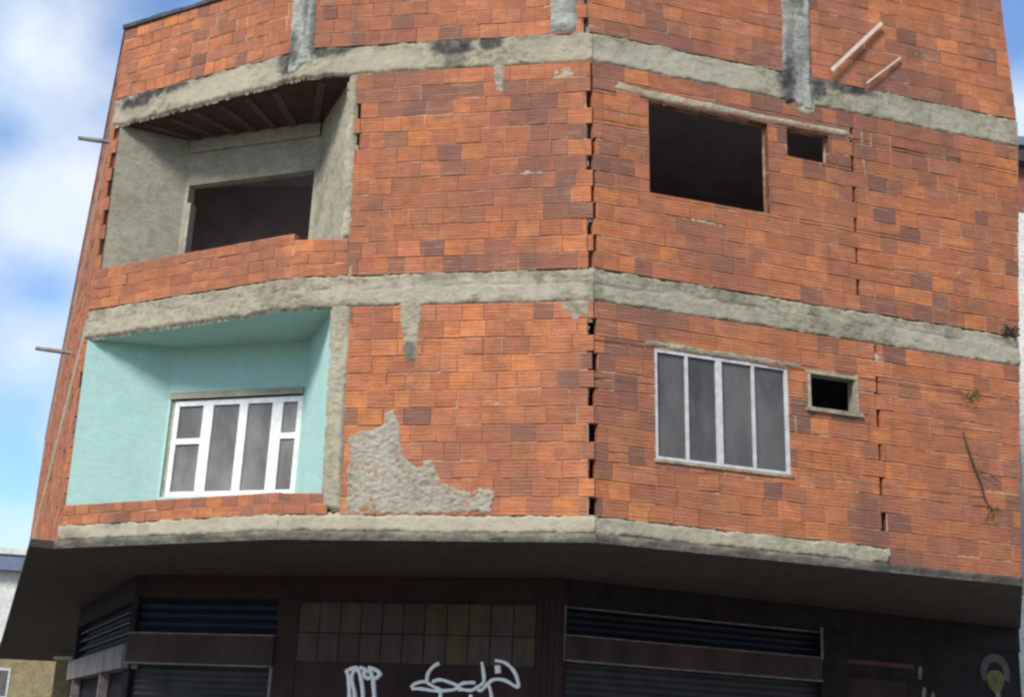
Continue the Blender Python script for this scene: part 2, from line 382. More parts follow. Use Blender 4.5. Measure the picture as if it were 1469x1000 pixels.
# middle facade
brick_panel(FM, 0, FM.L, T1, 9.9, mat='brick', lens=(.19, .24, .29), seed=5, dark=.14, haze=.7, tone=(.0, .8), gaps=((3.56, .05, T1, 9.9, 0),))
brick_panel(FM, 0, JU + .03, M1, 5.765, pitch=.16, lens=(.24, .29, .32), seed=6, dark=.02, tone=(.3, .9))
brick_panel(FM, JU + .03, FM.L - .005, M1, T2, holes=(), seed=7, dark=.17, haze=.35, rag1=.072, tone=(.0, .75), gaps=((JU + .08, .08, 6.7, 7.75, 0),))
brick_panel(FM, 0, JL + .03, B1, 2.69, pitch=.126, lens=(.29, .24), seed=8, dark=.1, tone=(.2, .8))
brick_panel(FM, JL + .19, FM.L - .005, B1, M2, seed=9, dark=.05, haze=.5, rag1=.072, tone=(.1, 1.0))
# right facade
brick_panel(FR, 0, FR.L, T1, 10.9, seed=10, dark=.20, haze=.7, tone=(.0, .6), lens=(.24, .29, .29), s1f=RE)
brick_panel(FR, .01, FR.L, M1, T2, holes=(WB, WS), seed=11, dark=.22, haze=.4, rag0=.03, tone=(.0, .85), gaps=((3.41, .055, M1, T2, 1),), s1f=RE)
brick_panel(FR, .01, FR.L, B2 - .02, M2, holes=(VB, VS, (0, 3.68, B2 - .1, B1)), seed=12, dark=.17, haze=.4, rag0=.03, tone=(.0, .8), gaps=((3.61, .055, B1, M2, 0),), s1f=RE)
# side wall along the side street
brick_panel(FS, 0, FS.L - .001, B2, 9.42, seed=13, dark=.15, haze=.8, lens=(.29, .32, .29), tone=(0, .8), gaps=tuple((29.49 - a, w_, B2, 9.3, p_) for a, w_, p_ in ((.5, .16, 0), (2.2, .5, 1), (5.0, .5, 0), (9.0, .8, 1), (14.0, .8, 0), (20.0, .9, 1))), label='long side wall of bare brick seen edge on')

# ------------------------------------------------------------------ cement work with lumpy relief
def relief(fn, s0, s1, z0, z1, step, hf, tf=None, cut=-.02):
    mb = MB(); nx = max(2, int(round((s1 - s0) / step))); nz = max(2, int(round((z1 - z0) / step)))
    idx = {}; hh = {}
    for i in range(nx + 1):
        for j in range(nz + 1):
            s = s0 + (s1 - s0) * i / nx; z = z0 + (z1 - z0) * j / nz
            h = hf(s, z); hh[i, j] = h
            idx[i, j] = (s, z, h)
    made = {}
    def g(k):
        if k not in made:
            s, z, h = idx[k]; made[k] = mb.vert(fn(s, z, max(h, cut)), tf(s, z) if tf else None)
        return made[k]
    for i in range(nx):
        for j in range(nz):
            q = ((i, j), (i + 1, j), (i + 1, j + 1), (i, j + 1))
            if max(hh[k] for k in q) <= cut: continue
            mb.face([g(k) for k in q])
    return mb
def blob(stains):
    def f(s, z):
        v = 0
        for (a, b, ra, rb, k) in stains:
            q = ((s - a) / ra) ** 2 + ((z - b) / rb) ** 2 + .9 * ns(s, z, 3.1, 5) + .4 * ns(s, z, 1.1, 17)
            v = max(v, k * (1 - sstep(.3, 1.3, q)))
        return v
    return f
def beam(fn, s0, s1, z0, z1, proud=.012, wob=.03, stains=(), beige=(), pale=(), step=.018, mat='concrete', seed=0.0, ends=False, double=False, label=None):
    st0, be, pa = blob(stains), blob(beige), blob(pale)
    zcrack = lambda s: z0 + (z1 - z0) * .58 + .035 * ns(s, 0, seed + 2, 1.6) + .022 * ns(s, 0, seed + 4, 7)
    def st(s, z):
        v = st0(s, z) + .45 * sstep(.1, .6, ns(s, z * .6, seed + 11, 2.4)) * sstep(z0 + (z1 - z0) * .5, z1, z)
        if double: v += .7 * (1 - sstep(.004, .022, abs(z - zcrack(s)))) * sstep(-.25, .1, ns(s, 0, seed + 8, 2.2))
        return min(1, v)
    def hf(s, z):
        w = wob * (ns(s, z, seed, 4.5) + .6 * ns(s, z, seed + 5, 14) + .5 * ns(s, z, seed + 7, 31))
        e = min(z - z0, z1 - z) + w
        if ends: e = min(e, s1 - s + w * 2)
        h = -.03 + (proud + .03) * sstep(-.03, .012, e)
        h += (.006 * fbm(s * 6, z * 6, seed) + .0035 * fbm(s * 17, z * 26, seed + 3)) * sstep(0, .02, e)
        if double:
            c = z - zcrack(s)
            h -= .009 * sstep(.0, .02, c) + .020 * (1 - sstep(.003, .016, abs(c))) * sstep(-.25, .1, ns(s, 0, seed + 8, 2.2))
        return h
    z0, z1 = z0 + .014, z1 - .014
    m = relief(fn, s0, s1, z0 - .045, z1 + .045, step, hf, lambda s, z: (st(s, z), be(s, z), pa(s, z)), cut=-.028)
    # the beam body behind its face
    nx = max(1, int((s1 - s0) / .6))
    for k in range(nx):
        m.box(fn, s0 + (s1 - s0) * k / nx, s0 + (s1 - s0) * (k + 1) / nx, z0 + .012, z1 - .012, -.16, -.012)
    return m.build('concrete_beam', mat, bld, smooth=True, label=label)

beam(FL, -.01, FL.L, T2, T1, seed=.3, stains=((.42, 8.19, .30, .18, 1), (1.0, 8.29, .6, .09, .95), (3.15, 8.22, .16, .26, 1), (3.42, 8.3, .08, .12, .8), (1.7, 8.34, .6, .07, .7)), beige=((2.0, 8.1, 1.1, .22, 1), (.3, 8.0, .4, .15, .8)))
beam(FM, 0, FM.L, T2, T1, seed=1.3, stains=((.3, 8.29, .4, .10, .9), (1.9, 8.27, .34, .15, .95), (2.4, 8.29, .2, .14, .9), (1.95, 8.1, .14, .22, .55), (3.0, 8.33, .3, .06, .5)), beige=((1.0, 8.1, .7, .2, .9), (3.2, 8.15, .5, .3, .5)))
beam(FR, 0, RE(T2 + .2), T2, T1, seed=2.3, stains=((2.55, 8.2, .16, .30, 1), (2.97, 8.22, .12, .22, .95), (3.4, 8.28, .40, .10, .95), (4.6, 8.33, .8, .05, .5), (1.0, 8.33, .9, .04, .5)), pale=((1.2, 8.1, 1.3, .3, .8), (4.6, 8.1, 1.2, .3, .5)))
beam(FL, -.01, FL.L, M2, M1, seed=3.3, double=True, pale=((1.2, 5.05, 1.6, .2, .4),), beige=((.8, 5.0, .6, .1, .6),))
beam(FM, 0, FM.L, M2, M1, seed=4.3, double=True, pale=((1.8, 5.05, 1.8, .16, .7),))
beam(FR, 0, RE(M2 + .2), M2, M1, seed=5.3, double=True, pale=((1.2, 5.0, 1.4, .16, .5), (4.8, 5.05, 1.0, .2, .8)))
beam(FL, -.01, FL.L, B2, B1, seed=6.3, beige=((1.8, 2.35, 2.2, .3, .9),), stains=((1.4, 2.42, .12, .2, .7), (.2, 2.3, .3, .12, .7), (.9, 2.42, .3, .06, .8), (2.4, 2.44, .5, .05, .7), (3.2, 2.27, .5, .05, .7)), mat='concrete_pale')
beam(FM, 0, FM.L, B2, B1, seed=7.3, beige=((1.6, 2.35, 2.2, .3, .8),), mat='concrete_pale')
beam(FR, 0, 3.68, B2, B1, seed=8.3, ends=True, mat='concrete_pale', beige=((1.2, 2.38, 1.0, .2, .5),))
beam(FS, 0, FS.L, M2, M1, seed=9.3, step=.12, mat='concrete_pale')
beam(FS, 0, FS.L, T2, T1, seed=9.9, step=.12)

def column(fn, s0, s1, z0, z1, proud, seed, mat='concrete_blue', stains=(), wob=.02, label=None, beige=(), tex=.008):
    st, be = blob(stains), blob(beige)
    def hf(s, z):
        w = wob * (ns(s, z, seed, 4) + .6 * ns(s, z, seed + 5, 13))
        e = min(s - s0, s1 - s, z - z0 - .03 + 3 * w) + w
        return -.03 + (proud + .03) * sstep(-.025, .012, e) + tex * fbm(s * 7, z * 5, seed) * sstep(0, .02, e)
    return relief(fn, s0 - .04, s1 + .04, z0, z1, .024, hf, lambda s, z: (st(s, z), be(s, z), 0), cut=-.028).build('concrete_column', mat, bld, smooth=True, label=label)
column(FL, 3.20, 3.47, T1 - .3, 9.42, .022, 1.1, stains=((3.2, 8.35, .2, .25, .9), (3.45, 8.9, .06, .5, .6)), tex=.02)
column(FM, -.02, .12, T1 - .25, 9.9, .022, 2.1, stains=((.1, 8.6, .06, .5, .6),))
column(FM, 3.13, 3.44, T1 - .02, 9.9, .02, 3.1, tex=.018, stains=((3.3, 8.42, .2, .06, .5),))
column(FR, 2.50, 2.87, T1 - .45, 10.9, .024, 4.1, tex=.014, stains=((2.55, 8.2, .13, .35, 1), (2.9, 8.3, .07, .4, .9), (2.7, 9.45, .12, .25, .6)))
column(FM, JU - .045, JU + .05, 5.74, T2 - .02, .015, 5.1, mat='concrete_pale', wob=.03)
column(FM, JL - .01, JL + .195, B1 + .02, M2 + .01, .02, 6.1, mat='concrete_pale', wob=.016, stains=((JL + .2, 3.4, .05, .8, .35),))

def inside(pts, x, y):
    c = False; n = len(pts)
    for i in range(n):
        (x1, y1), (x2, y2) = pts[i], pts[(i + 1) % n]
        if (y1 > y) != (y2 > y) and x < (x2 - x1) * (y - y1) / (y2 - y1) + x1: c = not c
    return c
def sdist(pts, x, y):
    best = 9
    for i in range(len(pts)):
        (x1, y1), (x2, y2) = pts[i], pts[(i + 1) % len(pts)]
        dx, dy = x2 - x1, y2 - y1; t = min(1, max(0, ((x - x1) * dx + (y - y1) * dy) / (dx * dx + dy * dy + 1e-9)))
        best = min(best, math.hypot(x - x1 - dx * t, y - y1 - dy * t))
    return best if inside(pts, x, y) else -best
def patch(fn, pts, thick, lump, step, seed, mat, edge=.02, name='plaster_patch', label=None, stains=()):
    st = blob(stains)
    def hf(s, z):
        e = sdist(pts, s, z) + edge * (ns(s, z, seed, 9) + .6 * ns(s, z, seed + 3, 23))
        h = -.03 + (thick + .03) * sstep(-.02, .03, e)
        if e > -.02:
            h += lump * (abs(noise.noise((s * 6 + seed, z * 9, seed))) * 1.0 - .3 + 1.0 * fbm(s * 17, z * 21, seed) + .5 * noise.noise((s * 45, z * 50, seed))) * sstep(-.01, .05, e)
        return h
    xs = [p[0] for p in pts]; zs = [p[1] for p in pts]
    return relief(fn, min(xs) - .05, max(xs) + .05, min(zs) - .05, max(zs) + .05, step, hf, lambda s, z: (st(s, z), 0, 0), cut=-.028).build(name, mat, bld, smooth=True, label=label)
patch(FM, [(.80, 2.44), (.79, 3.36), (.95, 3.40), (1.17, 3.46), (1.24, 3.62), (1.31, 3.66), (1.40, 3.55), (1.44, 3.15), (1.56, 3.02), (1.64, 2.98), (1.70, 3.08), (1.83, 3.10), (1.88, 2.87), (1.93, 2.80), (2.08, 2.77), (2.2, 2.72), (2.36, 2.78), (2.50, 2.75), (2.54, 2.63), (2.49, 2.47)],
      .013, .013, .0125, 2.2, 'patch_mortar', edge=.035, label='rough patch of thrown grey mortar on the brick')
patch(FM, [(1.34, 4.95), (1.62, 4.95), (1.60, 4.25), (1.55, 4.20), (1.42, 4.21), (1.38, 4.5)], .010, .006, .02, 3.2, 'concrete', name='mortar_smear', stains=((1.5, 4.3, .12, .15, .5),))
patch(FM, [(2.40, 7.98), (2.58, 7.98), (2.56, 7.55), (2.44, 7.6)], .009, .005, .02, 4.2, 'concrete', name='mortar_smear')
patch(FM, [(3.20, 4.92), (3.60, 4.92), (3.58, 4.68), (3.50, 4.72), (3.44, 4.62), (3.26, 4.76)], .009, .006, .02, 4.7, 'concrete', name='mortar_smear')
patch(FM, [(3.09, 7.9), (3.13, 7.9), (3.15, 6.62), (3.12, 6.62)], .008, .004, .014, 5.2, 'concrete_pale', edge=.008, name='mortar_smear')
patch(FM, [(3.17, 7.7), (3.56, 7.72), (3.56, 7.69), (3.17, 7.66)], .006, .004, .014, 5.7, 'concrete_pale', edge=.01, name='mortar_smear')
patch(FM, [(.70, 5.45), (.77, 5.45), (.77, 5.25), (.68, 5.25)], .009, .006, .02, 6.0, 'concrete', name='mortar_smear')
patch(FR, [(2.60, 8.0), (2.95, 8.0), (2.90, 7.78), (2.66, 7.80)], .012, .008, .02, 6.2, 'concrete', name='mortar_smear', stains=((2.6, 7.95, .1, .2, .7),))
patch(FR, [(3.50, 7.95), (3.57, 7.95), (3.62, 6.7), (3.57, 6.7)], .005, .005, .016, 7.2, 'concrete_pale', edge=.012, name='mortar_smear')
patch(FR, [(3.66, 7.95), (3.70, 7.95), (3.72, 6.45), (3.69, 6.45)], .007, .004, .014, 7.7, 'concrete_pale', edge=.008, name='mortar_smear')
patch(FR, [(.24, 7.62), (.32, 7.76), (.50, 7.72), (2.3, 7.69), (3.1, 7.70), (3.36, 7.70), (3.44, 7.6), (3.3, 7.60), (2.4, 7.60), (.75, 7.58)], .009, .005, .016, 8.2, 'concrete_pale', edge=.012, name='lintel', label='thin pale mortar lintel over the upper openings')
patch(FR, [(.60, 4.45), (.62, 4.55), (1.5, 4.53), (2.62, 4.53), (2.60, 4.44), (1.5, 4.435)], .010, .008, .016, 9.2, 'concrete', edge=.014, name='lintel')
patch(FR, [(3.60, 4.78), (3.75, 4.78), (3.75, 4.62), (3.68, 4.6), (3.6, 4.66)], .006, .006, .02, 9.7, 'concrete_pale', name='mortar_smear')
rnd = random.Random(5)
def squeeze(fn, s, z, l, v=False, mat='concrete_pale'):
    w = rnd.uniform(.006, .010)
    pts = [(s, z - w), (s + l, z - w), (s + l, z + w), (s, z + w)] if not v else [(s - w, z), (s + w, z), (s + w, z + l), (s - w, z + l)]
    return patch(fn, pts, .005, .003, .011, rnd.uniform(0, 90), mat, edge=.006, name='mortar_ridge')
for fn, s, z, l, v in ((FR, 3.34, 2.86, .16, True), (FR, 3.22, 2.68, .14, True), (FR, 2.9, 2.85, .5, False), (FR, 4.0, 2.85, .6, False), (FR, .3, 3.45, .4, False),
                       (FR, .2, 3.05, .5, False), (FM, 2.05, 2.86, .16, True), (FM, 2.35, 3.05, .16, True), (FM, 2.6, 2.85, .7, False), (FM, 1.7, 3.45, .5, False), (FM, 1.9, 4.05, .45, False),
                       (FM, 3.3, 5.9, .3, False), (FM, 1.1, 6.1, .4, False), (FM, 2.2, 6.9, .5, False), (FM, 2.0, 6.1, .5, False), (FR, 3.0, 5.55, .1, True), (FM, 1.0, 7.1, .3, True), (FM, 2.1, 7.6, .25, True),
                       (FR, 4.4, 7.5, .3, True), (FR, 3.9, 7.3, .5, False), (FR, 4.7, 3.95, .16, False), (FR, 4.8, 3.72, .2, False)):
    squeeze(fn, s, z, l, v)
rs = random.Random(21)
for za in (2.6, 2.95, 3.3, 3.75, 4.1, 4.5, 5.4, 5.8, 6.15, 6.5, 6.85, 7.25, 7.6):
    squeeze(FM, FM.L - .092, za + rs.uniform(-.08, .08), rs.uniform(.12, .26), True)
m = MB(); m.box(FM, FM.L - .34, FM.L - .06, T1, 9.9, -.30, -.095); m.build('concrete_column', 'concrete_blue', bld)
def smudge(fn, s, z, w, h, seed, mat):
    pts = [(s - w * .5, z - h * .4), (s - w * .1, z - h * .55), (s + w * .5, z - h * .35), (s + w * .55, z + h * .2), (s + w * .1, z + h * .5), (s - w * .45, z + h * .4)]
    patch(fn, pts, .005, .0065, .016, seed, mat, edge=.05, name='mortar_smear')
for fn, s, z, w, h in ((FM, 2.9, 6.5, .30, .07), (FM, 3.3, 7.8, .28, .14), (FM, 2.6, 3.7, .3, .06), (FR, .45, 7.3, .25, .12), (FR, 1.4, 6.1, .4, .06), (FR, 5.0, 6.0, .4, .06), (FR, 4.5, 9.0, .3, .08), (FL, 1.8, 8.9, .3, .08)):
    smudge(fn, s, z, w, h, rs.uniform(0, 80), rs.choice(('concrete_pale', 'patch_mortar')))
m = MB()
for s0, s1, fn in ((-.03, FL.L + .02, FL),):
    n = 12
    for k in range(n):
        a, b = s0 + (s1 - s0) * k / n, s0 + (s1 - s0) * (k + 1) / n
        j = .012 * ns(k, 2, 1, 3.3)
        m.box(fn, a, b - .004, 9.42, 9.475 + j, -.2, .035 + j)
n = 30
for k in range(n):
    a, b = FS.L * k / n, FS.L * (k + 1) / n
    m.box(FS, a, b, 9.42, 9.465 + .02 * ns(k, 9, 1, 3.3), -.2, .02)
m.build('coping', 'coping', bld, label='dark weathered coping along the parapet')

# ------------------------------------------------------------------ slabs, canopy and dark rooms
fp = [corner('L', Z['M1']), corner('K', Z['M1']), corner('C', Z['M1']), corner('R', Z['M1'])]
def inset(z, off=.17):
    P = [FS(0, z, -off), FS(FS.L - .1, z, -off), FL(.12, z, -off), FL(FL.L - .02, z, -off), FM(.05, z, -off), FM(FM.L - .03, z, -off), FR(.05, z, -off), FR(RE(z) - .05, z, -off)]
    return [(p[0], p[1]) for p in P] + [(9.6, 44.3)]
for z in (T2 + .12, M2 + .12, B2 + .02):
    m = MB(); m.prism(inset(z), z, z + .14); m.build('floor_slab', 'interior', bld)
m = MB()
for za, zb in ((B2 + .17, M2 + .11), (M2 + .27, T2 + .11)):
    for A, B in (((-5.6, 18.9), (-1.6, 18.4)), ((-1.6, 18.0), (7.4, 18.6)), ((-1.9, 16.3), (-1.9, 18.6)), ((9.6, 44.3), (-15.5, 44.3)), ((6.2, 16.2), (9.6, 44.3))):
        P = Plane(A, B); m.box(P, 0, P.L, za, zb, -.12, 0)
m.build('interior_wall', 'interior', bld)
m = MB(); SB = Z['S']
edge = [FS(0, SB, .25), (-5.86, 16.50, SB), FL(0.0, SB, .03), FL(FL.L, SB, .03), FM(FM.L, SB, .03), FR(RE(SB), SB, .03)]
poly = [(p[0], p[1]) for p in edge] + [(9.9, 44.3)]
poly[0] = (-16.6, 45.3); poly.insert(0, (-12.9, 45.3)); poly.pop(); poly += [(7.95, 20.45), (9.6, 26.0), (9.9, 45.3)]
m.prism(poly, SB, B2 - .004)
m.build('canopy_slab', 'soffit', bld, label='dark concrete canopy over the shops')
def canopy_edge(fn, s0, s1, seed):
    def hf(s, z):
        return .036 + .012 * fbm(s * 5, z * 9, seed) + .012 * sstep(.0, .03, z - SB - .04 + .012 * ns(s, 0, seed, 6))
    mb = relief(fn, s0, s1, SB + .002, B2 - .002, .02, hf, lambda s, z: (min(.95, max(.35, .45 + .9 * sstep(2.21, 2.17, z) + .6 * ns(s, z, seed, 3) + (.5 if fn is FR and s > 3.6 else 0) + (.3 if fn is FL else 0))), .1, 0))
    mb.build('canopy_edge', 'concrete', bld, smooth=True)
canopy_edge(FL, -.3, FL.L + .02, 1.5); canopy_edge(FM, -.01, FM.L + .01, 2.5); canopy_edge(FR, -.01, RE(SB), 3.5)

# ------------------------------------------------------------------ balconies
def balcony(z_floor, z_ceil, s_left, jamb, bl, br, wmat, cmat, label, openz=None, opens=(0, 0), joists=False, rmat=None):
    P = Plane(bl, br)
    o = MB()
    fl = lambda z: FL(s_left, z, -.02); jm = lambda z: FM(jamb, z, -.01)
    B0 = lambda z: (bl[0], bl[1], z); B1_ = lambda z: (br[0], br[1], z)
    nz = 6
    for k in range(nz):
        a = z_floor + (z_ceil - z_floor) * k / nz; b = z_floor + (z_ceil - z_floor) * (k + 1) / nz
        o.poly([fl(a), B0(a), B0(b), fl(b)])
    # back wall round its opening
    za, zb = openz; u0, u1 = opens
    for (p, q, a, b) in ((0, P.L, z_floor, za), (0, P.L, zb, z_ceil), (0, u0, za, zb), (u1, P.L, za, zb)):
        if q - p > .004: o.poly([P(p, a), P(q, a), P(q, b), P(p, b)])
    for (p, a, q, b) in ((u0, za, u1, za), (u1, za, u1, zb), (u1, zb, u0, zb), (u0, zb, u0, za)):   # reveal
        o.poly([P(p, a), P(p, a, -.14), P(q, b, -.14), P(q, b)])
    bal = o.build('balcony', wmat, bld, label=label)
    r = MB()
    for k in range(nz):
        a = z_floor + (z_ceil - z_floor) * k / nz; b = z_floor + (z_ceil - z_floor) * (k + 1) / nz
        r.poly([jm(a), jm(b), B1_(b), B1_(a)])
    r.build('side_wall', rmat or wmat, bal)
    c = MB()
    c.poly([fl(z_ceil), (bl[0], bl[1], z_ceil), (br[0], br[1], z_ceil), jm(z_ceil), FM(0, z_ceil, -.02), FL(FL.L, z_ceil, -.02)])
    c.build('ceiling', cmat, bal)
    f = MB(); zf = z_floor + .02
    f.poly([fl(zf), FL(FL.L, zf, -.02), FM(0, zf, -.02), jm(zf), (br[0], br[1], zf), (bl[0], bl[1], zf)])
    f.build('balcony_floor', 'cement_render', bal)
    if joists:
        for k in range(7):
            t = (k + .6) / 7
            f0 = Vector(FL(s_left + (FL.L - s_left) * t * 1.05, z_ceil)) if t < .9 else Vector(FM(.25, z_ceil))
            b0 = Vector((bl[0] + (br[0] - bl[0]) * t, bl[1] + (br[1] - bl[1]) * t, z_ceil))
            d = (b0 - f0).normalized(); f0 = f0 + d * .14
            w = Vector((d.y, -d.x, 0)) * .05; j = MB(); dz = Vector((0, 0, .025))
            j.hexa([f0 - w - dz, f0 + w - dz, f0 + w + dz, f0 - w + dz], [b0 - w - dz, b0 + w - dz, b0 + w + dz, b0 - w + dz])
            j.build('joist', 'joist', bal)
        e = MB(); e.box(P, .02, P.L, z_ceil - .2, z_ceil - .002, .004, .05); e.build('ring_beam', 'cement_render', bal)
    return bal, P
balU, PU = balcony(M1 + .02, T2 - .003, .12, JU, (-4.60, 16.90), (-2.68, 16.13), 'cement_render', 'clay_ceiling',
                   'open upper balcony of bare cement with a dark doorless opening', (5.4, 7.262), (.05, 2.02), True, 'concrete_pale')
balL, PL = balcony(B2 + .16, M2 - .003, .03, JL, (-4.45, 16.82), (-2.58, 16.15), 'teal', 'teal', 'lower balcony painted teal inside with white framed window', (2.90, 4.19), (.04, 1.972))
# broken brick corner at the head of the upper opening, and two flat dark discs painting the shade of pipe holes
m = MB(); m.box(PU, .05, .11, 6.2, 7.0, -.13, -.004); m.build('broken_jamb', 'cement_render', balU)
for (A, B, u, z) in (((-5.62, 16.74), (-4.45, 16.82), .50, 4.05), ((-2.58, 16.15), (-2.05, 14.84), .72, 4.1)):
    P = Plane(A, B); m = MB()
    c = [P(u + .035 * math.cos(k * math.pi / 5), z + .035 * math.sin(k * math.pi / 5), .012) for k in range(10)]
    m.face([m.vert(p) for p in c]); m.build('hole_shade_disc', 'shop_black', balL)

def window(fn, outer, verticals, transoms, frame_d, mat, gmat, parent, depth=.05, edge=.045, label=None, sill=True):
    """outer s0,s1,z0,z1; verticals (s, width); transoms (s0, s1, z, width)"""
    s0, s1, z0, z1 = outer; m = MB(); d0, d1 = frame_d - depth, frame_d
    m.box(fn, s0, s0 + edge, z0, z1, d0, d1); m.box(fn, s1 - edge, s1, z0, z1, d0, d1)
    m.box(fn, s0 + edge, s1 - edge, z0, z0 + edge, d0, d1 - .002); m.box(fn, s0 + edge, s1 - edge, z1 - edge, z1, d0, d1 - .002)
    for s, w in verticals: m.box(fn, s - w / 2, s + w / 2, z0 + edge, z1 - edge, d0, d1 - .004)
    for a, b, z, w in transoms: m.box(fn, a, b, z - w / 2, z + w / 2, d0, d1 - .006)
    win = m.build('window', mat, parent, label=label)
    xs = [s0 + edge] + [v for s, w in verticals for v in (s - w / 2, s + w / 2)] + [s1 - edge]
    for a, b in zip(xs[::2], xs[1::2]):
        cut = [t for t in transoms if t[0] <= (a + b) / 2 <= t[1]]
        zs = [z0 + edge] + [v for t in cut for v in (t[2] - t[3] / 2, t[2] + t[3] / 2)] + [z1 - edge]
        for p, q in zip(zs[::2], zs[1::2]):
            g = MB(); t = rnd.uniform(-.004, .004); dd = d0 + .018
            g.hexa([fn(a, p, dd + t), fn(b, p, dd - t), fn(b, q, dd - t), fn(a, q, dd + t)], [fn(a, p, dd - .008), fn(b, p, dd - .008), fn(b, q, dd - .008), fn(a, q, dd - .008)])
            g.uv[0] = [(0, 0), (b - a, 0), (b - a, q - p), (0, q - p)]
            g.build('pane', gmat, win)
    return win
window(PL, (.10, 1.966, 2.90, 4.17), ((.60, .15), (1.12, .12), (1.61, .15)), ((.15, .53, 3.63, .075), (1.68, 1.93, 3.66, .075)), -.02, 'white_frame', 'glass_warm', balL, edge=.07,
       label='white framed balcony window of four reeded panes')
m = MB(); m.box(PL, .03, 1.97, 4.19, 4.275, -.05, .025); m.build('lintel', 'cement_render', balL)
m = MB(); m.box(PL, .04, .10, 2.90, 4.19, -.12, -.03); m.build('jamb', 'cement_render', balL)
wl = window(FR, VB, ((1.125, .036), (1.53, .075), (1.965, .036)), (), -.008, 'grey_frame', 'glass_dark', bld, edge=.036,
            label='four light aluminium window with dark reeded glass in the brick')
m = MB(); m.box(FR, VB[0] - .02, VB[1] + .03, VB[2] - .035, VB[2] - .002, -.08, .022); m.build('sill', 'concrete', wl)

def opening(fn, h, depth, mat, label, frame=0, sillmat=None):
    s0, s1, z0, z1 = h; m = MB()
    for (p, a, q, b) in ((s0, z0, s1, z0), (s1, z0, s1, z1), (s1, z1, s0, z1), (s0, z1, s0, z0)):
        m.poly([fn(p, a, -.004), fn(p, a, -depth), fn(q, b, -depth), fn(q, b, -.004)])
    o = m.build('window_opening', mat, bld, label=label)
    if frame:
        f = MB(); w = frame
        f.box(fn, s0 - .005, s0 + w, z0, z1, -.06, .014); f.box(fn, s1 - w, s1 + .005, z0, z1, -.06, .014)
        f.box(fn, s0 - .03, s1 + .01, z1 - w * .6, z1 + .02, -.06, .018)
        f.build('frame', 'concrete_pale', o)
        f = MB(); f.box(fn, s0 - .04, s1 + .04, z0 - .035, z0 + .012, -.1, .045); f.build('sill', sillmat, o)
    return o
opening(FR, WB, .15, 'mortar', 'large dark window hole without frame')
opening(FR, WS, .15, 'mortar', 'small dark window hole beside the large one')
opening(FR, VS, .2, 'concrete_pale', 'small cement edged vent hole with dark sill', .032, 'concrete')

# ------------------------------------------------------------------ ground floor
GZ = -H + .12
def wall(name, boxes, mat, label=None, parent=bld):
    m = MB()
    for b in boxes: m.box(*b)
    return m.build(name, mat, parent, label=label)
top = SB - .003
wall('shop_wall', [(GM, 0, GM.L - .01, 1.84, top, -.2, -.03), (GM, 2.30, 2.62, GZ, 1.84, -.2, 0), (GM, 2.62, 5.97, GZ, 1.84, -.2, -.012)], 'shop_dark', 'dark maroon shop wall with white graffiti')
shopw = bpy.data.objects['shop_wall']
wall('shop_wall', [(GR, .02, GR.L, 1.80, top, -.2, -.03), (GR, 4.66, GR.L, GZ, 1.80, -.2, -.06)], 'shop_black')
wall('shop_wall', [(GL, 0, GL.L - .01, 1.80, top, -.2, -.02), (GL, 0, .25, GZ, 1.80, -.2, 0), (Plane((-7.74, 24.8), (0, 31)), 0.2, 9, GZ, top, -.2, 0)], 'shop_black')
m = MB()
m.box(GM, 5.97, 6.315, GZ, top, -.2, .02)
for k in range(4): m.box(GM, 6.0 + k * .08, 6.04 + k * .08, GZ, 1.9, .018, .034)
m.build('pillar', 'shop_dark', bld, label='fluted dark pillar beside the tiled panel')
wall('pillar', [(GR, 4.2, 4.66, GZ, 1.80, -.2, .01)], 'shop_black')
wall('pillar', [(GM, -.0, .09, GZ, 1.84, -.2, 0.0)], 'shop_black')
# tiled panel
m = MB(); rt = random.Random(4)
cols, rows = 11, 2; tw = (5.96 - 2.63) / cols; zt = [1.02, 1.40, 1.805]
for i in range(cols):
    for j in range(rows):
        t = (rt.random(), 0, 0); d = .012 + rt.uniform(0, .004); g = .003
        a, b, c, e = 2.63 + i * tw + g, 2.63 + (i + 1) * tw - g, zt[j] + g, zt[j + 1] - g
        I = [m.vert(GM(*q)) for q in ((a + .006, c + .006, d), (b - .006, c + .006, d), (b - .006, e - .006, d), (a + .006, e - .006, d))]
        O = [m.vert(GM(*q)) for q in ((a, c, -.01), (b, c, -.01), (b, e, -.01), (a, e, -.01))]
        m.face(I, None, t)
        for k in range(4): m.face((O[k], O[(k + 1) % 4], I[(k + 1) % 4], I[k]), None, t)
m.build('tile_panel', 'tile', bld, label='two rows of grimy tiles above the graffiti')
def shutter(fn, s0, s1, z1, label=None):
    m = MB(); z = GZ; k = 0
    while z < z1 - .01:
        e = min(z + .085, z1); d = -.12
        m.poly([fn(s0, z, d - .012), fn(s1, z, d - .012), fn(s1, z + (e - z) * .5, d + .012), fn(s0, z + (e - z) * .5, d + .012)])
        m.poly([fn(s0, z + (e - z) * .5, d + .012), fn(s1, z + (e - z) * .5, d + .012), fn(s1, e, d - .012), fn(s0, e, d - .012)])
        z = e
    return m.build('roller_shutter', 'shutter', bld, label=label)
def transom(fn, s0, s1, z0, z1):
    m = MB(); m.box(fn, s0, s1, z0, z1, -.2, -.16)
    n = 4
    for k in range(n):
        a = z0 + (z1 - z0) * k / n; h = (z1 - z0) / n
        m.hexa([fn(s0, a + .01, -.06), fn(s1, a + .01, -.06), fn(s1, a + .022, -.06), fn(s0, a + .022, -.06)], [fn(s0, a + h * .8, -.15), fn(s1, a + h * .8, -.15), fn(s1, a + h * .8 + .012, -.15), fn(s0, a + h * .8 + .012, -.15)])
    return m.build('louvre_transom', 'louvre', bld)
shutter(GM, .09, 2.30, .94); shutter(GR, .10, 4.2, 1.13)
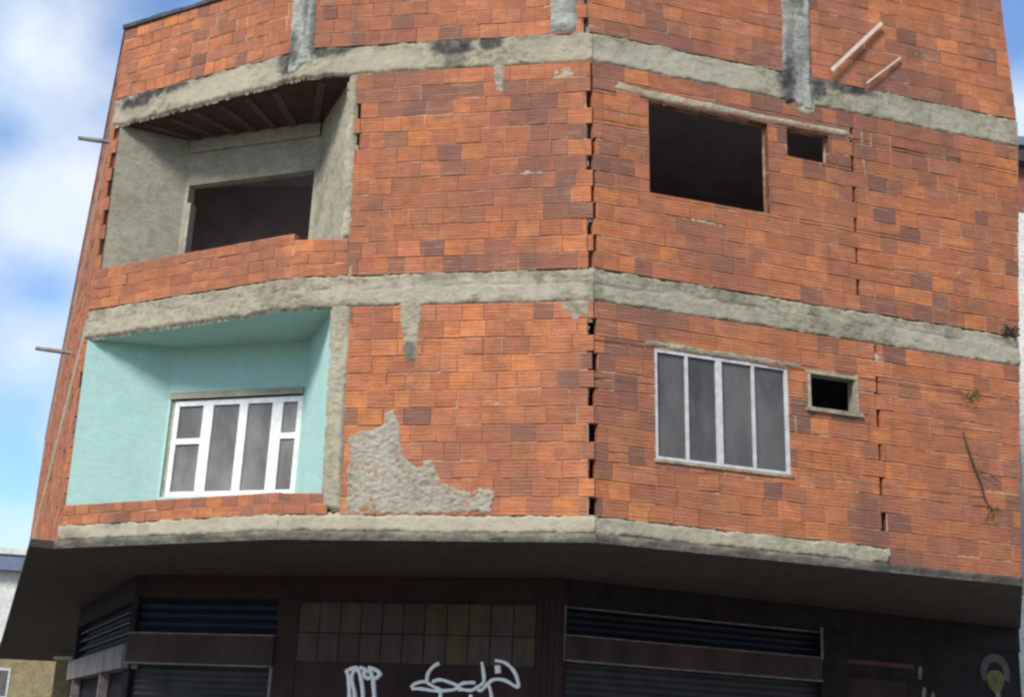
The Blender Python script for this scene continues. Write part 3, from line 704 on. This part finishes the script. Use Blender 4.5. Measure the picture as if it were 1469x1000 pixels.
transom(GM, .09, 2.30, 1.345, 1.84); transom(GR, .10, 4.2, 1.445, 1.80)
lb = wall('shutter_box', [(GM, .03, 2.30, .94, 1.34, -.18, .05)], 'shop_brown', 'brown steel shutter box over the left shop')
wall('box_trim', [(GM, .03, 2.30, .925, .945, -.1, .062), (GM, .03, 2.30, 1.335, 1.352, -.1, .058)], 'trim_light', parent=lb)
lb = wall('shutter_box', [(GR, .11, 4.19, 1.135, 1.44, -.18, .04)], 'shop_brown', 'dark shutter box over the right shop')
wall('box_trim', [(GR, .11, 4.19, 1.118, 1.138, -.1, .052), (GR, .11, 4.19, 1.434, 1.448, -.1, .048), (GR, .095, .112, 1.12, 1.82, -.1, .05), (GR, .11, 4.19, 1.792, 1.806, -.1, .0)], 'trim_light', parent=lb)
wall('door_post', [(GM, 2.255, 2.295, GZ, .92, -.1, .012)], 'trim_light')
lb = wall('shutter_box', [(GL, 0, GL.L + .04, .86, 1.18, -.18, .06)], 'shop_grey', 'pale grey shutter box running along the side street')
transom(GL, .27, GL.L - .02, 1.2, 1.80)
m = MB(); m.box(GL, .25, GL.L - .02, GZ, .86, -.2, -.14); m.build('shop_wall', 'shop_black', bld)
for u in (GL.L - 2.2, GL.L - 5.6): wall('door_post', [(GL, u, u + .12, GZ, .86, -.1, .03)], 'trim_light')
wall('conduit', [(GR, 4.16, 4.19, 1.42, 1.86, .045, .07)], 'trim_light')
wall('red_bar', [(GR, 4.68, 5.9, 1.405, 1.47, -.06, -.02)], plain_mat('dull_red_paint', (.055, .016, .015), (.09, .03, .027), 5))
wall('door_frame', [(GR, 4.68, 5.75, GZ, 1.22, -.065, -.03)], 'shop_dark')
for u, z in ((6.0, 1.36), (6.06, 1.08), (6.22, 1.02)):
    m = MB(); pts = [(u, z - .08), (u + .06, z - .09), (u + .09, z + .05), (u + .06, z + .10), (u + .02, z + .06)]
    F_ = [m.vert(GR(a, b, -.05)) for a, b in pts]; Bk = [m.vert(GR(a, b, -.062)) for a, b in pts]
    m.face(F_)
    for k in range(5): m.face((Bk[k], Bk[(k + 1) % 5], F_[(k + 1) % 5], F_[k]))
    m.build('paint_mark', 'trim_light', bld)
# round painted emblem at the far right of the shops
m = MB(); cu, cz = 7.52, 1.47
def arc(m, r0, r1, a0, a1, d, n=18, sx=1.0):
    for k in range(n):
        a, b = R(a0 + (a1 - a0) * k / n), R(a0 + (a1 - a0) * (k + 1) / n)
        q = lambda r, t: (cu + r * sx * math.cos(t), cz + r * math.sin(t))
        pts = [q(r0, a), q(r1, a), q(r1, b), q(r0, b)]
        m.hexa([GR(x, z, d) for x, z in pts], [GR(x, z, -.065) for x, z in pts])
arc(m, .15, .27, -30, 215, -.045, sx=1.1)
emb = m.build('emblem', 'emblem_grey', bld, label='faded round emblem with yellow lower half on the dark wall')
m = MB(); pts = [(cu - .20, cz - .06), (cu - .10, cz + .02), (cu + .06, cz + .03), (cu + .17, cz - .04), (cu + .15, cz - .18), (cu + .05, cz - .30), (cu - .05, cz - .30), (cu - .15, cz - .22)]
F_ = [m.vert(GR(a, b, -.035)) for a, b in pts]; Bk = [m.vert(GR(a, b, -.066)) for a, b in pts]; m.face(F_)
for k in range(8): m.face((Bk[k], Bk[(k + 1) % 8], F_[(k + 1) % 8], F_[k]))
m.build('emblem_face', 'emblem_yellow', emb)
m = MB(); m.box(GR, cu - .02, cu + .07, cz - .40, cz - .30, -.066, -.04); m.build('emblem_tip', 'trim_light', emb)

# graffiti: sprayed strokes a few millimetres proud of the maroon wall
TAGS = [[[(3.38, .918), (3.417, .846), (3.446, .665), (3.466, .485)], [(3.381, .909), (3.446, .938), (3.51, .958), (3.542, .94)], [(3.51, .954), (3.464, .829), (3.515, .667), (3.551, .488)], [(3.541, .946), (3.59, .851), (3.636, .671), (3.661, .492)], [(3.571, .959), (3.643, .943), (3.677, .907)], [(3.643, .939), (3.646, .861), (3.7, .826), (3.751, .86), (3.731, .905), (3.687, .908)], [(3.766, .855), (3.797, .676), (3.822, .498)], [(3.692, .962), (3.795, .938), (3.864, .891), (3.824, .839), (3.794, .829)]],
        [[(4.311, .728), (4.367, .779), (4.503, .805), (4.624, .746), (4.715, .705), (4.713, .528)], [(4.322, .715), (4.47, .715), (4.628, .698), (4.822, .708), (4.917, .728), (5.01, .798), (5.182, .816)], [(4.522, .805), (4.535, .913), (4.607, 1.004), (4.683, 1.042)], [(4.601, .808), (4.697, .837), (4.815, .814), (4.954, .765), (4.977, .704)], [(4.975, .73), (5.13, .717), (5.205, .755), (5.296, .828), (5.283, .969), (5.26, 1.074)], [(5.205, .755), (5.264, .718), (5.356, .791), (5.41, .656), (5.406, .552)], [(5.318, .776), (5.428, .858), (5.58, .854), (5.739, .78), (5.755, .841), (5.688, .979), (5.569, 1.073), (5.435, 1.096)], [(5.472, 1.035), (5.485, .939)], [(5.129, .665), (5.159, .543)]]]
for ti, tagd in enumerate(TAGS):
    m = MB(); lift = 0
    for si, st in enumerate(tagd):
        st = [Vector(p) for p in st]; pts = []
        for i in range(len(st) - 1):                       # Catmull-Rom
            p0, p1, p2, p3 = st[max(i - 1, 0)], st[i], st[i + 1], st[min(i + 2, len(st) - 1)]
            for q in range(6):
                t = q / 6
                pts.append(.5 * (2 * p1 + (p2 - p0) * t + (2 * p0 - 5 * p1 + 4 * p2 - p3) * t * t + (3 * p1 - p0 - 3 * p2 + p3) * t ** 3))
        pts.append(st[-1]); d = .0255 + .0011 * si; prev = None
        for k, p in enumerate(pts):
            tg = (pts[min(k + 1, len(pts) - 1)] - pts[max(k - 1, 0)]).normalized(); nn = Vector((-tg.y, tg.x))
            w = (.023 if ti == 0 else .019) * (1 + .3 * ns(k, si, ti, .37)) * (1.7 if (ti, si) == (1, 7) else 1)
            a, b = p + nn * w, p - nn * w
            cur = [m.vert(GM(a.x, a.y, d)), m.vert(GM(b.x, b.y, d)), m.vert(GM(b.x, b.y, -.011)), m.vert(GM(a.x, a.y, -.011))]
            if prev:
                for e in range(4): m.face((prev[e], cur[e], cur[(e + 1) % 4], prev[(e + 1) % 4]))
            prev = cur
    m.build('graffiti', 'graffiti', shopw)

# ------------------------------------------------------------------ loose things on the building
def plank(name, a, b, w, th, mat, label, group):
    m = MB(); a, b = Vector(a), Vector(b); d = (b - a).normalized()
    side = d.cross(Vector((FR.n[0], FR.n[1], 0))).normalized() * w / 2; up = Vector((FR.n[0], FR.n[1], 0)) * th / 2
    m.hexa([a - side - up, a + side - up, a + side + up, a - side + up], [b - side - up, b + side - up, b + side + up, b - side + up])
    return tag(m.build(name, mat), label, 'plank', group)
plank('timber_plank', FR(3.10, T1 + .10, .09), FR(3.87, 9.31, .055), .048, .028, 'wood', 'wide pale timber plank leaning against the top brick wall on the concrete band', 'timbers leaning on the upper wall')
plank('timber_plank', FR(3.60, T1 + .035, .07), FR(4.13, 8.87, .04), .022, .018, 'wood', 'thin short timber plank leaning against the top brick wall, lower right of the wide plank', 'timbers leaning on the upper wall')
def stub(p, dirx, length, r, label):
    m = MB(); a = Vector(p); d = Vector(dirx).normalized()
    m.tube([a - d * .25, a + d * length * .5, a + d * length], [r, r * 1.05, r * .95], 7)
    tag(m.build('scaffold_pole', 'wood_grey'), label, 'pole', 'pole stubs sticking out of the side wall')
PS = lambda s, z: FS(s, z, 0)
stub(PS(FS.L - .6, 7.96), (-1, -.1, .05), .43, .032, 'short grey wooden pole jutting from the side wall at the height of the upper balcony')
stub(PS(FS.L - 6.5, 6.42), (-1, -.1, .06), .62, .04, 'short grey wooden pole jutting from the side wall above the teal balcony')

def weed(base, n, spread, size, seed, label, mat, droop=.3):
    rw = random.Random(seed); e = empty('wall_weed', (base[0], base[1], base[2] + H), label, 'plant', 'weeds growing on the facade')
    st = MB(); lf = MB(); b = Vector(base); nrm = Vector((FR.n[0], FR.n[1], 0)); tx = Vector((-FR.n[1], FR.n[0], 0))
    for k in range(n):
        v = nrm * rw.uniform(.05, .35) + tx * rw.uniform(-1, 1) + Vector((0, 0, rw.uniform(-.5, 1))); v *= spread * rw.uniform(.5, 1)
        tip = b + v + Vector((0, 0, -droop * spread * .4)); mid = b + v * .55 + Vector((0, 0, .05 * spread))
        st.tube([b - nrm * .02, mid, tip], [.006, .004, .002], 4)
        for q in range(9):
            t = rw.uniform(.25, 1.05); c = (mid.lerp(tip, (t - .5) * 2) if t > .5 else b.lerp(mid, t * 2)) + Vector((rw.uniform(-1, 1), rw.uniform(-1, 1) * .5, rw.uniform(-1, 1))) * spread * .12
            d = Vector((rw.uniform(-1, 1), rw.uniform(-1, .3), rw.uniform(-1, .5))).normalized(); s = d.cross(Vector((rw.uniform(-1, 1), 1, rw.uniform(-1, 1)))).normalized()
            l = size * rw.uniform(.6, 1.2); nn = d.cross(s) * l * .15
            lf.poly([c, c + d * l * .5 + s * l * .25 + nn, c + d * l, c + d * l * .5 - s * l * .25 + nn])
    st.build('stem', 'stem', e); lf.build('leaves', mat, e)
weed(FR(4.92, 4.40, 0), 9, .24, .04, 1, 'thin yellow-green weed rooted in the brick below the middle concrete band', 'weed_dry')
weed(FR(5.52, 5.32, 0), 12, .20, .045, 2, 'dark green weed on the right end of the middle concrete band', 'weed_leaf')
weed(FR(5.15, 2.98, 0), 6, .22, .04, 4, 'dry weed tuft at the foot of the dangling dead vine', 'weed_dry')
m = MB(); pts = [FR(4.78, 3.95, .01), FR(4.80, 3.80, .03), FR(4.88, 3.55, .035), FR(4.98, 3.32, .03), FR(5.02, 3.15, .03), FR(5.16, 2.98, .02)]
m.tube(pts, [.006, .013, .015, .012, .008, .004], 6)
m.tube([FR(4.90, 3.5, .03), FR(5.1, 3.45, .06), FR(5.25, 3.36, .05)], [.008, .006, .003], 5)
tag(m.build('dead_vine', 'stem', smooth=True), 'dark dead vine hanging down the right end of the brick wall', 'plant')

# ------------------------------------------------------------------ neighbours and ground
house = empty('neighbour_house', (-24, 60, 0), 'pale house with slate-blue eaves beyond the side street', 'house')
HA, HB = (-34.0, 59.0), (-15.0, 61.6)
P = Plane(HA, HB)
m = MB(); m.box(P, 0, P.L, 3.6, 6.75, -8, 0); m.build('upper_wall', 'house_white', house)
m = MB(); m.box(P, -.05, P.L + .05, -H, 3.6, -8, .03); m.build('lower_wall', 'house_cream', house)
m = MB(); m.box(P, -.5, P.L + .5, 6.75, 7.45, -8.5, .55); m.build('eaves', 'house_slate', house)
m = MB(); m.box(P, -.6, P.L + .6, 7.45, 7.72, -8.6, .65); m.build('roof_edge', 'house_white', house)
for u in (11.6, 16.0):
    m = MB(); m.box(P, u, u + 1.0, 1.2, 2.5, .0, .06); w = m.build('window', 'grey_frame', house)
    g = MB(); g.box(P, u + .1, u + .9, 1.3, 2.4, .05, .075); g.build('pane', 'glass_dark', w)
wh = empty('white_house', (10.5, 22.5, 0), 'tall white house with dark eaves and red band glimpsed beside the brick wall', 'house')
PW = Plane((8.15, 21.5), (17, 22.5))
for nm, za, zb, dd, mt in (('wall', -H, 9.55, 0, 'house_white'), ('red_band', 9.55, 10.42, .02, 'red_wash'), ('eaves', 10.42, 10.7, .25, 'coping'), ('roof_edge', 10.7, 10.86, .32, 'house_slate')):
    m = MB(); m.box(PW, -.0, PW.L, za, zb, -9, dd); m.build(nm, mt, wh)
gp = empty('gate_post', (-12.3, 38.9, 0), 'pale concrete gate post under the far end of the dark canopy', 'post')
m = MB(); Pp = Plane((-12.55, 38.9), (-12.0, 38.9)); m.box(Pp, 0, .5, -H, 1.9, -.3, 0); m.build('shaft', 'house_cream', gp)
m = MB(); m.box(Pp, -.06, .56, 1.9, 2.0, -.36, .06); m.build('cap', 'house_white', gp)
def sheet(name, pts, z, mat):
    m = MB(); m.poly([(x, y, z - H) for x, y in pts]); return tag(m.build(name, mat), kind='structure')
sheet('street', [(-400, -400), (400, -400), (400, 400), (-400, 400)], 0, 'asphalt')
m = MB(); m.prism([(-15.6, 45), (-7.3, 16.9), (-6.2, 14.9), (-2.6, 12.9), (1.2, 11.9), (8.5, 14.2), (12, 17), (14, 45)], -H + .004, -H + .12)
tag(m.build('pavement', 'pavement'), kind='structure')
m = MB(); m.prism([(-38, 57.5), (-14, 60.2), (-14, 72), (-38, 72)], -H + .004, -H + .12)
tag(m.build('far_pavement', 'pavement'), kind='structure')

# ------------------------------------------------------------------ camera
cam = bpy.data.objects.new('camera', bpy.data.cameras.new('camera')); COL.objects.link(cam)
cam.data.sensor_width = 36; cam.data.lens = 1900 / 1469 * 36; cam.data.clip_end = 2000; cam.data.clip_start = .1
pt, rl = .295327, -.048062
fw = Vector((0, math.cos(pt), math.sin(pt))); rt0 = Vector((1, 0, 0)); up0 = Vector((0, -math.sin(pt), math.cos(pt)))
cr, sr = math.cos(rl), math.sin(rl)
xax = rt0 * cr - up0 * sr; yax = rt0 * sr + up0 * cr
from mathutils import Matrix
cam.matrix_world = Matrix(((xax.x, yax.x, -fw.x, 0), (xax.y, yax.y, -fw.y, 0), (xax.z, yax.z, -fw.z, H), (0, 0, 0, 1)))
sc.camera = cam
sc.render.resolution_x, sc.render.resolution_y = 1024, 698

# ------------------------------------------------------------------ sky and sun
sun_v = Vector((-.50, -.80, .78)).normalized()
el = math.asin(sun_v.z); az = math.atan2(sun_v.x, sun_v.y)
L = bpy.data.lights.new('sun', 'SUN'); L.energy = 2.9; L.angle = R(18); L.color = (1, .96, .90)
so = bpy.data.objects.new('sun', L); COL.objects.link(so); so.rotation_euler = sun_v.to_track_quat('Z', 'Y').to_euler()
w = bpy.data.worlds.new('World'); sc.world = w; w.use_nodes = True; nt = w.node_tree
bg = nt.nodes['Background']
sky = nd(nt, 'ShaderNodeTexSky', sky_type='NISHITA'); sky.sun_disc = False; sky.sun_elevation = el; sky.sun_rotation = az; sky.air_density = 1.0; sky.dust_density = .4; sky.ozone_density = 2.0
tc = nd(nt, 'ShaderNodeTexCoord'); g = tc.outputs['Generated']
n1 = noisefac(nt, 5.5, 9, .62, g, (1, 1, 1.4)); n2 = noisefac(nt, 1.7, 3, .5, g)
cl = mth(nt, 'ADD', mth(nt, 'MULTIPLY', n1, .55), mth(nt, 'MULTIPLY', n2, .45))
# cloud banks and blue gaps by direction
def bank(px, py, rad, k):
    X = (px - 734.5) / 1900; Y = -(py - 500) / 1900
    v = (fw + xax * X + yax * Y).normalized()
    d = nt.nodes.new('ShaderNodeVectorMath'); d.operation = 'DOT_PRODUCT'; d.inputs[1].default_value = v; lk(nt, g, d.inputs[0])
    a = mth(nt, 'ARCCOSINE', d.outputs['Value'])
    f = mth(nt, 'SUBTRACT', 1.0, mth(nt, 'DIVIDE', a, rad), clamp=True)
    return mth(nt, 'MULTIPLY', f, k)
for b in ((40, 70, .06, .27), (60, 280, .07, .27), (110, 330, .05, .14), (20, 775, .03, .10), (40, 500, .04, .12), (30, 620, .06, -.16), (250, -20, .07, -.34), (150, 70, .025, -.10), (10, 195, .025, -.16), (70, 400, .035, -.2), (20, 690, .035, -.18), (1440, 40, .06, -.25), (1465, 170, .04, .2)):
    cl = mth(nt, 'ADD', cl, bank(*b))
cf = ramp(nt, cl, [(.31, 0.06), (.72, .93)])
blue = mixc(nt, 1.0, sky.outputs[0], (.95, 1.2, 1.45), 'MULTIPLY')
cc = ramp(nt, noisefac(nt, 6, 5, .6, g), [(.35, (.66, .80, 1.0)), (.65, (.92, .97, 1.02))])
cm = nt.nodes.new('ShaderNodeVectorMath'); cm.operation = 'SCALE'; lk(nt, cc, cm.inputs[0]); cm.inputs['Scale'].default_value = 7.0
lk(nt, mixc(nt, cf, blue, cm.outputs[0]), bg.inputs['Color'])
bg.inputs['Strength'].default_value = .10
sc.view_settings.view_transform = 'Standard'; sc.view_settings.look = 'None'
sc.view_settings.exposure = 0.6; sc.view_settings.gamma = 1
sc.cycles.filter_width = 2.6
